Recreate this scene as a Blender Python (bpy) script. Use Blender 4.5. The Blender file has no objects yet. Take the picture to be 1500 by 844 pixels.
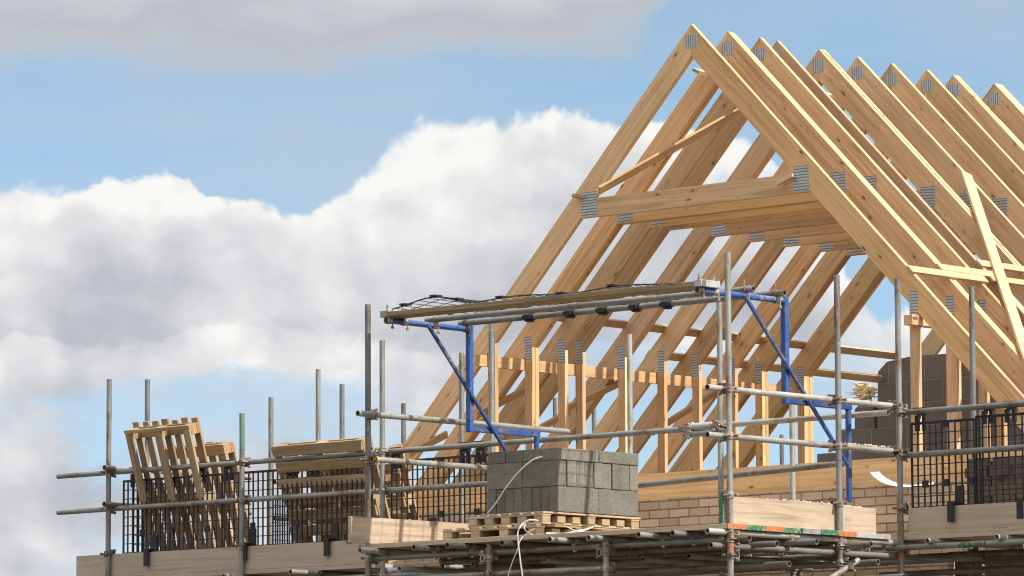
import bpy, bmesh, math, random
from mathutils import Vector as V, Matrix
random.seed(7)
S = bpy.context.scene
COL = S.collection
PI = math.pi
ZA = 8.9                      # height of the ridge
# ------------------------------------------------------------------ camera
F_PX = 6598.13
CP = V((24.885, -30.054, 2.153))
CF = V((-0.6642, 0.7390, 0.1128)).normalized()
CR = V((0.7436, 0.6686, -0.0044)); CR = (CR - CF * CR.dot(CF)).normalized()
CU = CR.cross(CF).normalized()
cd = bpy.data.cameras.new('camera'); cam = bpy.data.objects.new('camera', cd); COL.objects.link(cam)
cd.sensor_width = 36; cd.lens = F_PX / 1500 * 36; cd.clip_start = .5; cd.clip_end = 20000
m = Matrix((CR, CU, -CF)).transposed().to_4x4(); m.translation = CP; cam.matrix_world = m
S.camera = cam

def ray(u, v): return CF + CR * ((u - 750) / F_PX) - CU * ((v - 422) / F_PX)
def at(u, v, X=None, Y=None, Z=None):
    d = ray(u, v)
    if X is not None: t = (X - CP.x) / d.x
    elif Y is not None: t = (Y - CP.y) / d.y
    else: t = (Z - CP.z) / d.z
    return CP + d * t
def atp(u, v, P, N):
    d = ray(u, v); return CP + d * ((P - CP).dot(N) / d.dot(N))

# ------------------------------------------------------------------ materials
class NT:
    def __init__(s, tree, dim='3D'): s.dim = dim; s.t = tree; s.n = tree.nodes; s.l = tree.links
    def new(s, typ, **kw):
        n = s.n.new(typ)
        for k, v in kw.items(): setattr(n, k, v)
        return n
    def put(s, sock, v):
        if isinstance(v, bpy.types.NodeSocket): s.l.new(v, sock)
        else: sock.default_value = v
    def math(s, op, a, b=0., c=None, clamp=False):
        n = s.new('ShaderNodeMath', operation=op); n.use_clamp = clamp
        s.put(n.inputs[0], a); s.put(n.inputs[1], b)
        if c is not None: s.put(n.inputs[2], c)
        return n.outputs[0]
    def noise(s, vec, scale, detail=4., rough=.55, dist=0., dim=None):
        dim = dim or s.dim
        n = s.new('ShaderNodeTexNoise', noise_dimensions=dim)
        s.l.new(vec, n.inputs['Vector']); n.inputs['Scale'].default_value = scale
        n.inputs['Detail'].default_value = detail; n.inputs['Roughness'].default_value = rough; n.inputs['Distortion'].default_value = dist
        return n.outputs['Fac']
    def ramp(s, fac, stops, interp='LINEAR'):
        n = s.new('ShaderNodeValToRGB'); s.put(n.inputs[0], fac); cr = n.color_ramp; cr.interpolation = interp
        while len(cr.elements) < len(stops): cr.elements.new(.5)
        for e, (p, c) in zip(cr.elements, stops):
            e.position = p; e.color = (c[0], c[1], c[2], 1) if not isinstance(c, (int, float)) else (c, c, c, 1)
        return n.outputs[0]
    def mix(s, fac, a, b, mode='MIX'):
        n = s.new('ShaderNodeMix', data_type='RGBA', blend_type=mode)
        s.put(n.inputs[0], fac)
        for k, v in ((6, a), (7, b)):
            if isinstance(v, bpy.types.NodeSocket): s.l.new(v, n.inputs[k])
            else: n.inputs[k].default_value = (v[0], v[1], v[2], 1)
        return n.outputs[2]
    def mapr(s, v, a, b, c=0., d=1., smooth=False):
        n = s.new('ShaderNodeMapRange', interpolation_type='SMOOTHSTEP' if smooth else 'LINEAR'); n.clamp = True
        s.put(n.inputs[0], v)
        for i, x in enumerate((a, b, c, d)): s.put(n.inputs[1 + i], x)
        return n.outputs[0]
    def mapping(s, vec, scale=(1, 1, 1), loc=None):
        n = s.new('ShaderNodeMapping'); s.l.new(vec, n.inputs[0]); n.inputs['Scale'].default_value = scale
        if loc is not None: s.put(n.inputs['Location'], loc)
        return n.outputs[0]

def material(name, rough=.7, metal=0., spec=.3):
    M = bpy.data.materials.new(name); M.use_nodes = True
    t = NT(M.node_tree); b = t.n['Principled BSDF']
    b.inputs['Roughness'].default_value = rough; b.inputs['Metallic'].default_value = metal; b.inputs['Specular IOR Level'].default_value = spec
    return M, t, b
def coords(t):
    """object coordinates shifted by a per-object random amount"""
    tc = t.new('ShaderNodeTexCoord'); oi = t.new('ShaderNodeObjectInfo')
    cx = t.new('ShaderNodeCombineXYZ'); r = oi.outputs['Random']
    for i, k in enumerate((37., 91., 53.)): t.put(cx.inputs[i], t.math('MULTIPLY', r, k))
    va = t.new('ShaderNodeVectorMath', operation='ADD'); t.l.new(tc.outputs['Object'], va.inputs[0]); t.l.new(cx.outputs[0], va.inputs[1])
    return va.outputs[0], r
def bump(t, b, h, strength=.3, dist=.01):
    n = t.new('ShaderNodeBump'); n.inputs['Strength'].default_value = strength; n.inputs['Distance'].default_value = dist
    t.l.new(h, n.inputs['Height']); t.l.new(n.outputs[0], b.inputs['Normal'])

def wood(name, light, mid, dark, knot=(.13, .06, .025), knots=.5, grain=1., stain=None, hue=.12, rough=.72, kscale=1.):
    M, t, b = material(name, rough)
    v, r = coords(t)
    g1 = t.noise(t.mapping(v, (.9, 22, 22)), 1.3, 5, .6, .6)
    g2 = t.noise(t.mapping(v, (2.5, 120, 120)), 1., 3, .6)
    c = t.ramp(g1, [(.30, dark), (.5, mid), (.70, light)])
    c = t.mix(t.mapr(g2, .35, .75, 0, .35 * grain), c, dark)
    big = t.noise(v, 1.1, 2, .5)
    c = t.mix(t.mapr(big, .35, .7, 0, .4), c, light)
    # knots: sparse warped cells stretched along the grain
    vo = t.new('ShaderNodeTexVoronoi', feature='F1'); vo.inputs['Randomness'].default_value = 1.
    t.l.new(t.mapping(v, (2.9 * kscale, 7.5 * kscale, 7.5 * kscale)), vo.inputs['Vector']); vo.inputs['Scale'].default_value = 1.
    wob = t.noise(v, 30., 2, .5)
    dist = t.math('ADD', vo.outputs['Distance'], t.math('MULTIPLY', wob, .10))
    sel = t.new('ShaderNodeSeparateColor'); t.l.new(vo.outputs['Color'], sel.inputs[0])
    pick = t.mapr(sel.outputs[0], 1 - knots - .01, 1 - knots + .01)
    size = t.mapr(sel.outputs[1], 0, 1, .09, .21)
    core = t.math('MULTIPLY', t.math('SUBTRACT', 1, t.mapr(dist, t.math('SUBTRACT', size, .05), size, 0, 1, True)), pick)
    halo = t.math('MULTIPLY', t.math('SUBTRACT', 1, t.mapr(dist, size, t.math('MULTIPLY', size, 2.2), 0, 1, True)), pick)
    c = t.mix(t.math('MULTIPLY', halo, .35), c, dark)
    c = t.mix(t.math('MULTIPLY', core, .85), c, knot)
    pk = t.noise(t.mapping(v, (3.5, 55, 55)), 1.0, 2, .5)
    c = t.mix(t.mapr(pk, .70, .76, 0, .55 * grain), c, [x * .45 for x in dark])
    if stain:
        st = t.noise(t.mapping(v, (1.3, 3, 3)), 1.6, 5, .65)
        c = t.mix(t.mapr(st, .5, .75, 0, .7), c, stain)
    hs = t.new('ShaderNodeHueSaturation'); t.l.new(c, hs.inputs['Color'])
    t.put(hs.inputs['Value'], t.mapr(r, 0, 1, 1 - hue, 1 + hue)); t.put(hs.inputs['Hue'], t.mapr(t.math('FRACT', t.math('MULTIPLY', r, 7.3)), 0, 1, .493, .505))
    t.put(hs.inputs['Saturation'], t.mapr(t.math('FRACT', t.math('MULTIPLY', r, 13.7)), 0, 1, .88, 1.05))
    t.l.new(hs.outputs[0], b.inputs['Base Color'])
    bump(t, b, g2, .15, .004)
    return M

M_TRUSS = wood('truss_softwood', (.74, .478, .25), (.60, .375, .175), (.40, .23, .095), knots=.85, kscale=1.7, hue=.20)
M_LATH = wood('lath_softwood', (.62, .43, .24), (.53, .35, .18), (.38, .235, .11), knots=.25)
M_PALLET = wood('pallet_wood', (.47, .32, .17), (.37, .24, .125), (.22, .135, .065), knots=.3, stain=(.24, .17, .105), hue=.18)
M_PALE = wood('pale_pallet_wood', (.50, .38, .235), (.41, .30, .175), (.26, .175, .095), knots=.2, stain=(.34, .25, .15), hue=.15)
M_BOARD = wood('weathered_scaffold_board', (.54, .43, .305), (.48, .375, .26), (.33, .25, .17), knots=.3, stain=(.42, .31, .22), hue=.10)
M_OLIVE = wood('damp_gate_board', (.36, .27, .14), (.27, .195, .10), (.15, .11, .06), knots=.3, stain=(.12, .09, .055))
M_TOE = wood('dusty_scaffold_board', (.55, .43, .305), (.46, .355, .25), (.29, .215, .145), knots=.45, stain=(.34, .265, .19), hue=.05)

def metal_mat(name, col, dirt, rust, rough=.5, metal=.55, rustlim=.62, spots=.0):
    M, t, b = material(name, rough, metal, .5)
    v, r = coords(t)
    n = t.noise(t.mapping(v, (2.2, 9, 9)), 1.5, 6, .65)
    n2 = t.noise(v, 22., 4, .6)
    c = t.mix(t.mapr(n, .42, .66), col, dirt)
    k = t.math('MULTIPLY', t.mapr(n, rustlim - .06, rustlim + .06), t.mapr(n2, .4, .6))
    c = t.mix(k, c, rust)
    sp_ = t.noise(t.mapping(v, (9, 16, 16)), 1.6, 5, .7)
    c = t.mix(t.mapr(sp_, .62, .68, 0, spots), c, (.50, .475, .43))
    hs = t.new('ShaderNodeHueSaturation'); t.l.new(c, hs.inputs['Color']); t.put(hs.inputs['Value'], t.mapr(r, 0, 1, .72, 1.2))
    t.l.new(hs.outputs[0], b.inputs['Base Color'])
    t.put(b.inputs['Roughness'], t.mapr(n2, .3, .7, rough - .1, rough + .15))
    bump(t, b, n2, .12, .003)
    return M
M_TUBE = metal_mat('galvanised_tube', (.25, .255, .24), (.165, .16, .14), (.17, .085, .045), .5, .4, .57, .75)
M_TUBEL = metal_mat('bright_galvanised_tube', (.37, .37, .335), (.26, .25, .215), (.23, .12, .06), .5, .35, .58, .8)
M_TUBEG = metal_mat('green_painted_tube', (.10, .23, .16), (.20, .26, .21), (.27, .22, .15), .55, .1, .55)
M_COUP = metal_mat('coupler_steel', (.40, .38, .34), (.24, .20, .16), (.20, .085, .035), .55, .5, .48)
M_PLATE_DARK = None
M_BLUE = metal_mat('blue_gate_paint', (.018, .075, .27), (.015, .05, .18), (.15, .13, .13), .45, .0, .55, .6)
M_BLUEW = metal_mat('scuffed_blue_paint', (.018, .07, .26), (.05, .08, .18), (.26, .26, .28), .5, .0, .55)
M_BLACK = metal_mat('black_plastic', (.012, .012, .014), (.02, .02, .022), (.04, .035, .03), .55, 0., .62)
M_BAND = metal_mat('galvanised_band', (.45, .45, .44), (.33, .32, .30), (.22, .13, .08), .5, .4)

def plain(name, col, rough=.7, var=.25, scale=9., metal=0.):
    M, t, b = material(name, rough, metal)
    v, r = coords(t); n = t.noise(v, scale, 5, .6)
    c = t.mix(t.mapr(n, .3, .7), [x * (1 - var) for x in col], [x * (1 + var) for x in col])
    t.l.new(c, b.inputs['Base Color']); bump(t, b, n, .2, .004)
    return M
def endpaint(name, col):
    M, t, b = material(name, .7); v, r_ = coords(t)
    n = t.noise(v, 24., 5, .7); n2 = t.noise(v, 60., 4, .6)
    c = t.mix(t.mapr(n2, .3, .7), [x * .6 for x in col], [x * 1.2 for x in col]); c = t.mix(t.mapr(n, .5, .58), c, (.30, .23, .16))
    t.l.new(c, b.inputs['Base Color']); bump(t, b, n2, .3, .004); return M
M_GREEN = endpaint('green_end_paint', (.03, .17, .08)); M_ORANGE = endpaint('orange_end_paint', (.52, .15, .05))
M_YELLOW = plain('yellow_plastic_cap', (.65, .42, .05), .5, .2)
M_WHITE = plain('white_plastic', (.68, .675, .65), .6, .1)
M_STRAP = plain('white_strapping', (.72, .71, .68), .45, .06)
M_WOOL = plain('mineral_wool', (.74, .60, .37), .95, .15, 25)
M_PINK = plain('faded_red_tape', (.62, .25, .20), .6, .2, 40)
M_DARK = plain('interior_plaster_dark', (.10, .09, .08), .9, .2)

def block_mat(name, col):
    M, t, b = material(name, .92, 0, .15)
    v, r = coords(t)
    n = t.noise(v, 9., 5, .6); f = t.noise(v, 130., 3, .7); st = t.noise(t.mapping(v, (3, 3, .8)), 3., 4, .6)
    c = t.mix(t.mapr(n, .3, .7), [x * .82 for x in col], [x * 1.12 for x in col])
    f2 = t.noise(v, 48., 4, .7)
    c = t.mix(t.mapr(f, .40, .66, 0, .6), c, [x * .40 for x in col]); c = t.mix(t.mapr(f2, .56, .70, 0, .6), c, [x * 1.6 for x in col])
    c = t.mix(t.mapr(st, .58, .75, 0, .45), c, [x * 1.5 for x in col])
    hs = t.new('ShaderNodeHueSaturation'); t.l.new(c, hs.inputs['Color']); t.put(hs.inputs['Value'], t.mapr(r, 0, 1, .84, 1.14))
    t.l.new(hs.outputs[0], b.inputs['Base Color']); bump(t, b, t.math('ADD', f, f2), .9, .008)
    return M
M_BLOCK = block_mat('dense_concrete_block', (.215, .205, .17))
M_BRICKLOOSE = block_mat('loose_brown_brick', (.24, .18, .145))

def masonry(name, bw, bh, mortar, cols, mcol, xz='xz'):
    M, t, b = material(name, .9, 0, .15)
    tc = t.new('ShaderNodeTexCoord'); sp = t.new('ShaderNodeSeparateXYZ'); t.l.new(tc.outputs['Object'], sp.inputs[0])
    cb = t.new('ShaderNodeCombineXYZ'); t.l.new(sp.outputs[0 if xz == 'xz' else 1], cb.inputs[0]); t.l.new(sp.outputs[2], cb.inputs[1])
    wob = t.noise(tc.outputs['Object'], 14., 3, .5)
    va = t.new('ShaderNodeVectorMath', operation='ADD'); t.l.new(cb.outputs[0], va.inputs[0])
    w2 = t.new('ShaderNodeCombineXYZ'); k = t.math('MULTIPLY', t.math('SUBTRACT', wob, .5), .007); t.l.new(k, w2.inputs[0]); t.l.new(k, w2.inputs[1]); t.l.new(w2.outputs[0], va.inputs[1])
    br = t.new('ShaderNodeTexBrick'); t.l.new(va.outputs[0], br.inputs['Vector'])
    br.inputs['Scale'].default_value = 1; br.inputs['Brick Width'].default_value = bw; br.inputs['Row Height'].default_value = bh
    br.inputs['Mortar Size'].default_value = mortar; br.inputs['Mortar Smooth'].default_value = .135; br.inputs['Bias'].default_value = 0
    br.inputs['Color1'].default_value = (*cols[0], 1); br.inputs['Color2'].default_value = (*cols[1], 1); br.inputs['Mortar'].default_value = (*mcol, 1)
    n = t.noise(tc.outputs['Object'], 26., 5, .65); n3 = t.noise(tc.outputs['Object'], 2.2, 4, .6)
    c = t.mix(t.mapr(n, .35, .75, 0, .4), br.outputs['Color'], cols[2])
    c = t.mix(t.mapr(n3, .5, .75, 0, .35), c, cols[3])
    t.l.new(c, b.inputs['Base Color'])
    h = t.math('SUBTRACT', t.math('MULTIPLY', n, .3), br.outputs['Fac'])
    bump(t, b, h, 1., .012)
    return M
M_BRICK = masonry('buff_brick', .225, .075, .006, ((.66, .49, .34), (.43, .31, .21), (.36, .26, .18), (.60, .48, .35)), (.22, .125, .065))
M_BLOCKWALL = masonry('grey_blockwork', .45, .225, .005, ((.175, .158, .142), (.145, .13, .118), (.11, .097, .088), (.20, .175, .15)), (.30, .25, .20))

def nailplate():
    M, t, b = material('galvanised_nail_plate', .42, .35, .5)
    tc = t.new('ShaderNodeTexCoord'); sp = t.new('ShaderNodeSeparateXYZ'); t.l.new(tc.outputs['Object'], sp.inputs[0])
    # rows of punched teeth: dark slots across Y, broken along X
    fy = t.math('FRACT', t.math('MULTIPLY', sp.outputs[1], 1 / .0255)); row = t.math('FLOOR', t.math('MULTIPLY', sp.outputs[1], 1 / .0255))
    fx = t.math('FRACT', t.math('ADD', t.math('MULTIPLY', sp.outputs[0], 1 / .052), t.math('MULTIPLY', row, .5)))
    slot = t.math('MULTIPLY', t.math('LESS_THAN', fy, .42), t.math('LESS_THAN', fx, .97))
    n = t.noise(tc.outputs['Object'], 20., 3, .5)
    c = t.mix(t.mapr(n, .3, .7), (.42, .43, .44), (.56, .57, .58))
    c = t.mix(t.math('MULTIPLY', slot, .85), c, (.15, .15, .155))
    t.l.new(c, b.inputs['Base Color']); bump(t, b, t.math('SUBTRACT', 1, slot), .7, .004)
    return M
M_NAIL = nailplate()

# ------------------------------------------------------------------ object helpers
W = {}
def tag(o, label=None, cat=None, group=None, kind=None):
    if label: o['label'] = label
    if cat: o['category'] = cat
    if group: o['group'] = group
    if kind: o['kind'] = kind
    return o
def place(o, Mw, parent=None):
    COL.objects.link(o); W[o.name] = Mw.copy()
    if parent is not None:
        o.parent = parent; o.matrix_basis = W[parent.name].inverted() @ Mw
    else: o.matrix_basis = Mw
    return o
def thing(name, label, cat, loc, group=None):
    o = bpy.data.objects.new(name, None); o.empty_display_size = .2
    place(o, Matrix.Translation(V(loc))); return tag(o, label, cat, group)
def obj(name, bm, mat, parent=None, Mw=None, smooth=False):
    me = bpy.data.meshes.new(name); bmesh.ops.recalc_face_normals(bm, faces=bm.faces[:]); bm.to_mesh(me); bm.free()
    if smooth:
        for p in me.polygons: p.use_smooth = True
        me.set_sharp_from_angle(angle=.7)
    for mm in (mat if isinstance(mat, (list, tuple)) else [mat]): me.materials.append(mm)
    return place(bpy.data.objects.new(name, me), Mw or Matrix.Identity(4), parent)
def copytree(src, delta, parent=None, skip=()):
    o = src.copy(); Mw = Matrix.Translation(V(delta)) @ W[src.name]
    place(o, Mw, parent)
    for ch in src.children:
        if ch.name.split('.')[0] in skip: continue
        copytree(ch, delta, o, skip)
    return o
def frame(p, x, z):
    x = V(x).normalized(); z = V(z); z = (z - x * z.dot(x)).normalized(); y = z.cross(x)
    Mx = Matrix((x, y, z)).transposed().to_4x4(); Mx.translation = V(p); return Mx
def add_box(bm, x0, x1, y0, y1, z0, z1, mi=0, M=None, bevel=0.):
    vs = [bm.verts.new(V((x, y, z)) if M is None else M @ V((x, y, z))) for x in (x0, x1) for y in (y0, y1) for z in (z0, z1)]
    fs = [bm.faces.new([vs[i] for i in q]) for q in ((0, 1, 3, 2), (4, 6, 7, 5), (0, 4, 5, 1), (2, 3, 7, 6), (0, 2, 6, 4), (1, 5, 7, 3))]
    for f in fs: f.material_index = mi
    if bevel:
        bmesh.ops.bevel(bm, geom=list({e for f in fs for e in f.edges}), offset=bevel, segments=1, affect='EDGES')
def add_tube(bm, p0, p1, r, seg=14, hollow=True, mi=0, wall=.0045):
    p0 = V(p0); p1 = V(p1); x = (p1 - p0).normalized(); a = x.orthogonal().normalized(); b = x.cross(a)
    def ring(p, q): return [bm.verts.new(p + (a * math.cos(2 * PI * i / seg) + b * math.sin(2 * PI * i / seg)) * q) for i in range(seg)]
    def skin(A, B):
        for i in range(seg): bm.faces.new((A[i], A[(i + 1) % seg], B[(i + 1) % seg], B[i])).material_index = mi
    o0, o1 = ring(p0, r), ring(p1, r); skin(o0, o1)
    if hollow:
        i0, i1 = ring(p0, r - wall), ring(p1, r - wall); skin(o0, i0); skin(o1, i1); skin(i0, i1)
    else: bm.faces.new(o0).material_index = mi; bm.faces.new(o1).material_index = mi
def beam(name, p0, p1, w, t, side, mat, parent=None, bevel=.002):
    """plank: local X along the length, w along local Y, t along local Z (= side)"""
    p0 = V(p0); p1 = V(p1); L = (p1 - p0).length; bm = bmesh.new()
    add_box(bm, 0, L, -w / 2, w / 2, -t / 2, t / 2, bevel=bevel)
    return obj(name, bm, mat, parent, frame(p0, p1 - p0, side))
R0 = .02415
def pipe(name, p0, p1, mat=None, parent=None, r=R0, hollow=True):
    p0 = V(p0); p1 = V(p1); bm = bmesh.new()
    add_tube(bm, (0, 0, 0), ((p1 - p0).length, 0, 0), r, hollow=hollow)
    x = (p1 - p0).normalized(); return obj(name, bm, mat or M_TUBE, parent, frame(p0, x, x.orthogonal()), True)
def prism_xz(name, poly, y0, y1, ang, mat, parent, off):
    """polygon in the truss plane extruded along Y; local X follows the grain"""
    ca, sa = math.cos(ang), math.sin(ang); p0 = poly[0]; bm = bmesh.new()
    loc = [((x - p0[0]) * ca + (z - p0[1]) * sa, -(x - p0[0]) * sa + (z - p0[1]) * ca) for x, z in poly]
    A = [bm.verts.new((x, z, 0)) for x, z in loc]; B = [bm.verts.new((x, z, y1 - y0)) for x, z in loc]
    bm.faces.new(A); bm.faces.new(B[::-1]); n = len(A)
    for i in range(n): bm.faces.new((A[i], A[(i + 1) % n], B[(i + 1) % n], B[i]))
    # local axes: X grain, Y in plane, Z -> world +Y flipped to stay right-handed
    Mx = Matrix(((ca, -sa, 0, p0[0] + off[0]), (0, 0, 1, y0 + off[1]), (sa, ca, 0, p0[1] + off[2]), (0, 0, 0, 1)))
    return obj(name, bm, mat, parent, Mx)
def sweep(bm, pts, r, seg=6, flat=1.):
    pts = [V(p) for p in pts]; rings = []
    for i, p in enumerate(pts):
        d = (pts[min(i + 1, len(pts) - 1)] - pts[max(i - 1, 0)]).normalized(); a = d.cross(V((0.3, .9, .2))).normalized(); b = d.cross(a)
        rings.append([bm.verts.new(p + a * math.cos(2 * PI * k / seg) * r + b * math.sin(2 * PI * k / seg) * r * flat) for k in range(seg)])
    for A, B in zip(rings, rings[1:]):
        for k in range(seg): bm.faces.new((A[k], A[(k + 1) % seg], B[(k + 1) % seg], B[k]))
    bm.faces.new(rings[0]); bm.faces.new(rings[-1])
def spline(pts, n=8):
    pts = [V(p) for p in pts]; P = [pts[0]] + pts + [pts[-1]]; out = []
    for i in range(1, len(P) - 2):
        for k in range(n):
            s = k / n; a, b, c, d = P[i - 1:i + 3]
            out.append(.5 * ((2 * b) + (c - a) * s + (2 * a - 5 * b + 4 * c - d) * s * s + (3 * b - a - 3 * c + d) * s ** 3))
    return out + [pts[-1]]
ORD = ['first', 'second', 'third', 'fourth', 'fifth', 'sixth', 'seventh', 'eighth', 'ninth', 'tenth', 'eleventh', 'twelfth', 'thirteenth', 'fourteenth', 'fifteenth', 'sixteenth']

# ------------------------------------------------------------------ roof trusses
TP = math.tan(math.radians(45.2)); IN = .287; TH = .045
def zo(x): return -abs(x) * TP
def xi(z): return (-z - IN) / TP           # |x| on the rafters' inner line at height z
ZB, ZT = -4.147, -3.922
def plate(parent, x0, x1, z0, z1, y, vertical, off):
    bm = bmesh.new(); w, h = x1 - x0, z1 - z0
    cx, cz = (x0 + x1) / 2, (z0 + z1) / 2
    lx, ly = (h, w) if vertical else (w, h)
    add_box(bm, -lx / 2, lx / 2, -ly / 2, ly / 2, -.0007, .0007)
    Mx = frame(V((cx, y - .0009, cz)) + off, (0, 0, 1) if vertical else (1, 0, 0), (0, -1, 0))
    return obj('nail_plate', bm, M_NAIL, parent, Mx)
def make_truss(y, label):
    off = V((0, y, ZA)); t = thing('roof_truss', label, 'roof truss', (0, y, ZA + ZB), 'roof trusses')
    for s in (-1, 1):
        foot = 4.38
        poly = [(s * .0012, zo(0)), (s * foot, zo(foot)), (s * foot, zo(foot) - .12), (s * (foot - .165), zo(foot) - .12), (s * .0012, -IN)]
        prism_xz('rafter', poly, 0, TH, math.atan2(-TP, s) if s > 0 else math.atan2(-TP, -1), M_TRUSS, t, off)
    prism_xz('collar_tie', [(-xi(-1.6) + .001, -1.6), (xi(-1.6) - .001, -1.6), (xi(-1.432) - .001, -1.432), (-xi(-1.432) + .001, -1.432)], 0, TH, 0, M_TRUSS, t, off)
    prism_xz('bottom_chord', [(-xi(ZB) + .001, ZB), (xi(ZB) - .001, ZB), (xi(ZT) - .001, ZT), (-xi(ZT) + .001, ZT)], 0, TH, 0, M_TRUSS, t, off)
    for s in (-1, 1):
        a, b = s * 2.423, s * 2.338
        prism_xz('knee_post', [(a, ZT + .001), (a, -IN - abs(a) * TP - .001), (b, -IN - abs(b) * TP - .001), (b, ZT + .001)], 0, TH, PI / 2, M_TRUSS, t, off)
    plate(t, -.066, .062, -.212, -.092, 0, True, off)
    for s in (-1, 1):
        a, b = (-1.292, -1.112) if s < 0 else (1.12, 1.285)
        plate(t, a, b, -1.588, -1.372, 0, False, off)
        a, b = (-2.422, -2.339) if s < 0 else (2.339, 2.422)
        plate(t, a, b, -2.765, -2.543, 0, False, off)
        a, b = (-3.76, -3.52) if s < 0 else (3.52, 3.76)
        plate(t, a, b, -4.10, -3.90, 0, False, off)
    return t
ys = [0, .506, .553, .962, 1.201, 1.812, 1.859, 2.373, 2.896, 3.434, 3.851, 3.898, 4.498, 4.545, 4.592]
tl = ['nearest pale timber roof truss, its gable triangle in full view over the brick wall',
      'second timber truss from the front, front half of a doubled pair',
      'timber truss fixed tight behind the second peak, back half of that doubled pair',
      'timber truss at the third peak from the left, just before the half hidden peak',
      'timber truss of the half hidden peak close behind the third one',
      'timber truss at the fifth peak from the left, front half of a doubled pair',
      'timber truss tight behind the fifth peak, back half of that doubled pair',
      'single timber truss at the sixth peak from the left',
      'single timber truss at the seventh peak, whose right slope the tilted diagonal lath crosses',
      'single timber truss at the eighth peak, left of the thick doubled peak',
      'timber truss at the ninth peak from the left, front half of a doubled pair',
      'timber truss tight behind the ninth peak, back half of that doubled pair',
      'timber truss at the last peak by the right edge, front layer of three',
      'timber truss at the last peak by the right edge, middle layer of three',
      'timber truss at the last peak by the right edge, rearmost layer of three']
tr0 = make_truss(0, tl[0])
random.seed(3)
for i, y in enumerate(ys[1:], 1):
    db = i in (2, 6, 11, 13, 14)
    o = copytree(tr0, (random.uniform(-.004, .004), y, random.uniform(-.006, .004)), skip=('nail_plate',) if db else ())
    o['label'] = tl[i]
    for ch in o.children:
        if ch.name.startswith('nail_plate'): ch.matrix_basis = ch.matrix_basis @ Matrix.Translation((random.uniform(-.006, .006), random.uniform(-.006, .006), 0)) @ Matrix.Rotation(random.uniform(-.045, .045), 4, 'Z')

o = copytree(tr0, (.01, 6.22, 0)); o['label'] = 'far timber truss beyond the stepped block gable, a bit of its left rafter showing'
# --- laths and braces nailed to the trusses
NL = V((-math.sin(math.radians(45.2)), 0, math.cos(math.radians(45.2)))); NR = V((-NL.x, 0, NL.z)); AP = V((0, 0, ZA))
def LO(u, v, h=.0145): return atp(u, v, AP + NL * h, NL)
def LI(u, v, h=.0145): return atp(u, v, AP + V((0, 0, -IN)) - NL * h, NL)
def RO(u, v, h=.0145): return atp(u, v, AP + NR * h, NR)
def lath(p0, p1, n, label, w=.085, t=.025, mat=None, name='lath', cat='batten', group='laths bracing the trusses'):
    o = beam(name, p0, p1, w, t, n, mat or M_LATH); return tag(o, label, cat, group)
def along(p, y0, y1): return V((p.x, y0, p.z)), V((p.x, y1, p.z))
p = LO(1240, 513); lath(*along(p, -.12, 6.03), NL, 'long lath outside the left rafters, upper of two, running on to the block wall')
p = LO(1240, 550); lath(*along(p, 2.4, 6.02), NL, 'lath along the outside of the left rafters, lower of two beside the block wall')
a = LI(878, 279); b = LI(1085, 162); lath(a, b, NL, 'long diagonal lath rising under the upper left rafters from the front collar joint', w=.095)
a = LI(826, 600, .016); b = LI(925, 553, .016); lath(a, b, NL, 'diagonal lath under the lower left rafters between third and fifth posts', w=.09)
a = LI(700, 607, .016); b = LI(768, 572, .016); lath(a, b, NL, 'diagonal lath under the lower left rafters behind the blue gate brace', w=.09)
a = LI(955, 634, .016); b = LI(1062, 566, .016); lath(a, b, NL, 'diagonal lath under the lower left rafters behind the sixth and seventh posts', w=.09)
a = LI(775, 637, .016); b = LI(835, 603, .016); lath(a, b, NL, 'short diagonal lath low under the left rafters above the stacked concrete blocks', w=.09)
a = LI(600, 664, .016); b = LI(655, 636, .016); lath(a, b, NL, 'diagonal lath at the foot of the nearest left rafter above the mesh guard', w=.09)
# knee rail behind the posts
z = at(905, 549, X=-2.44).z
lath((-2.437, -.15, z), (-2.437, 4.64, z), (1, 0, 0), 'sunlit horizontal rail running behind all the upright knee posts', w=.105, t=.025)
# ridge binder and stubs
p = at(1019, 104, Y=.22); lath((p.x, .22, p.z), (p.x, 4.66, p.z), (.5, 0, 1), 'ridge lath whose end pokes out under the nearest peak', w=.085, t=.03)
p = at(840, 286, Y=-.10); lath(p, p + V((.05, .42, -.045)), (0, 0, 1), 'short lath stub poking out at the left end of the front collar', w=.05, t=.03)
a = at(1160, 262, Y=-.06); lath(a + V((-.17, .0, -.03)), a + V((-.01, .03, .035)), (0, -1, 0), 'splintered timber offcut caught beside the right collar plate of the front truss', w=.035, t=.03)
# right slope, outside
q = RO(1328, 394); lath((q.x, -.03, q.z), (q.x, 1.05, q.z), NR, 'pale lath across the nearest two right rafters, lowest of the lapped row', w=.085)
q = RO(1376, 392); lath((q.x, .47, q.z), (q.x, 1.32, q.z), NR, 'second pale lath of the lapped row across the right rafters, set slightly higher', w=.085)
q = RO(1440, 400); lath((q.x + .05, 1.15, q.z - .05), (q.x + .05, 2.1, q.z - .05), NR, 'third pale lath of the lapped row across the right rafters, by the tilted diagonal', w=.075)
q = RO(1445, 395); lath((q.x - .055, 1.18, q.z + .055), (q.x - .055, 4.62, q.z + .055), NR, 'last pale lath of the lapped row, running off the right edge of the photo', w=.085)
a = RO(1415, 254, .040); b = RO(1512, 545, .040); lath(a, b, NR, 'long pale diagonal brace laid across the outside of the right rafters', w=.12, t=.024)
# blocking by the front right post
z0 = at(1340, 470, Y=0).z
bk = beam('timber_block', (2.40, -.105, z0), (2.40, .50, z0), .085, .09, (1, 0, 0), M_LATH); tag(bk, 'square timber block against the front right knee post, under its nail plate', 'timber block')
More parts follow.
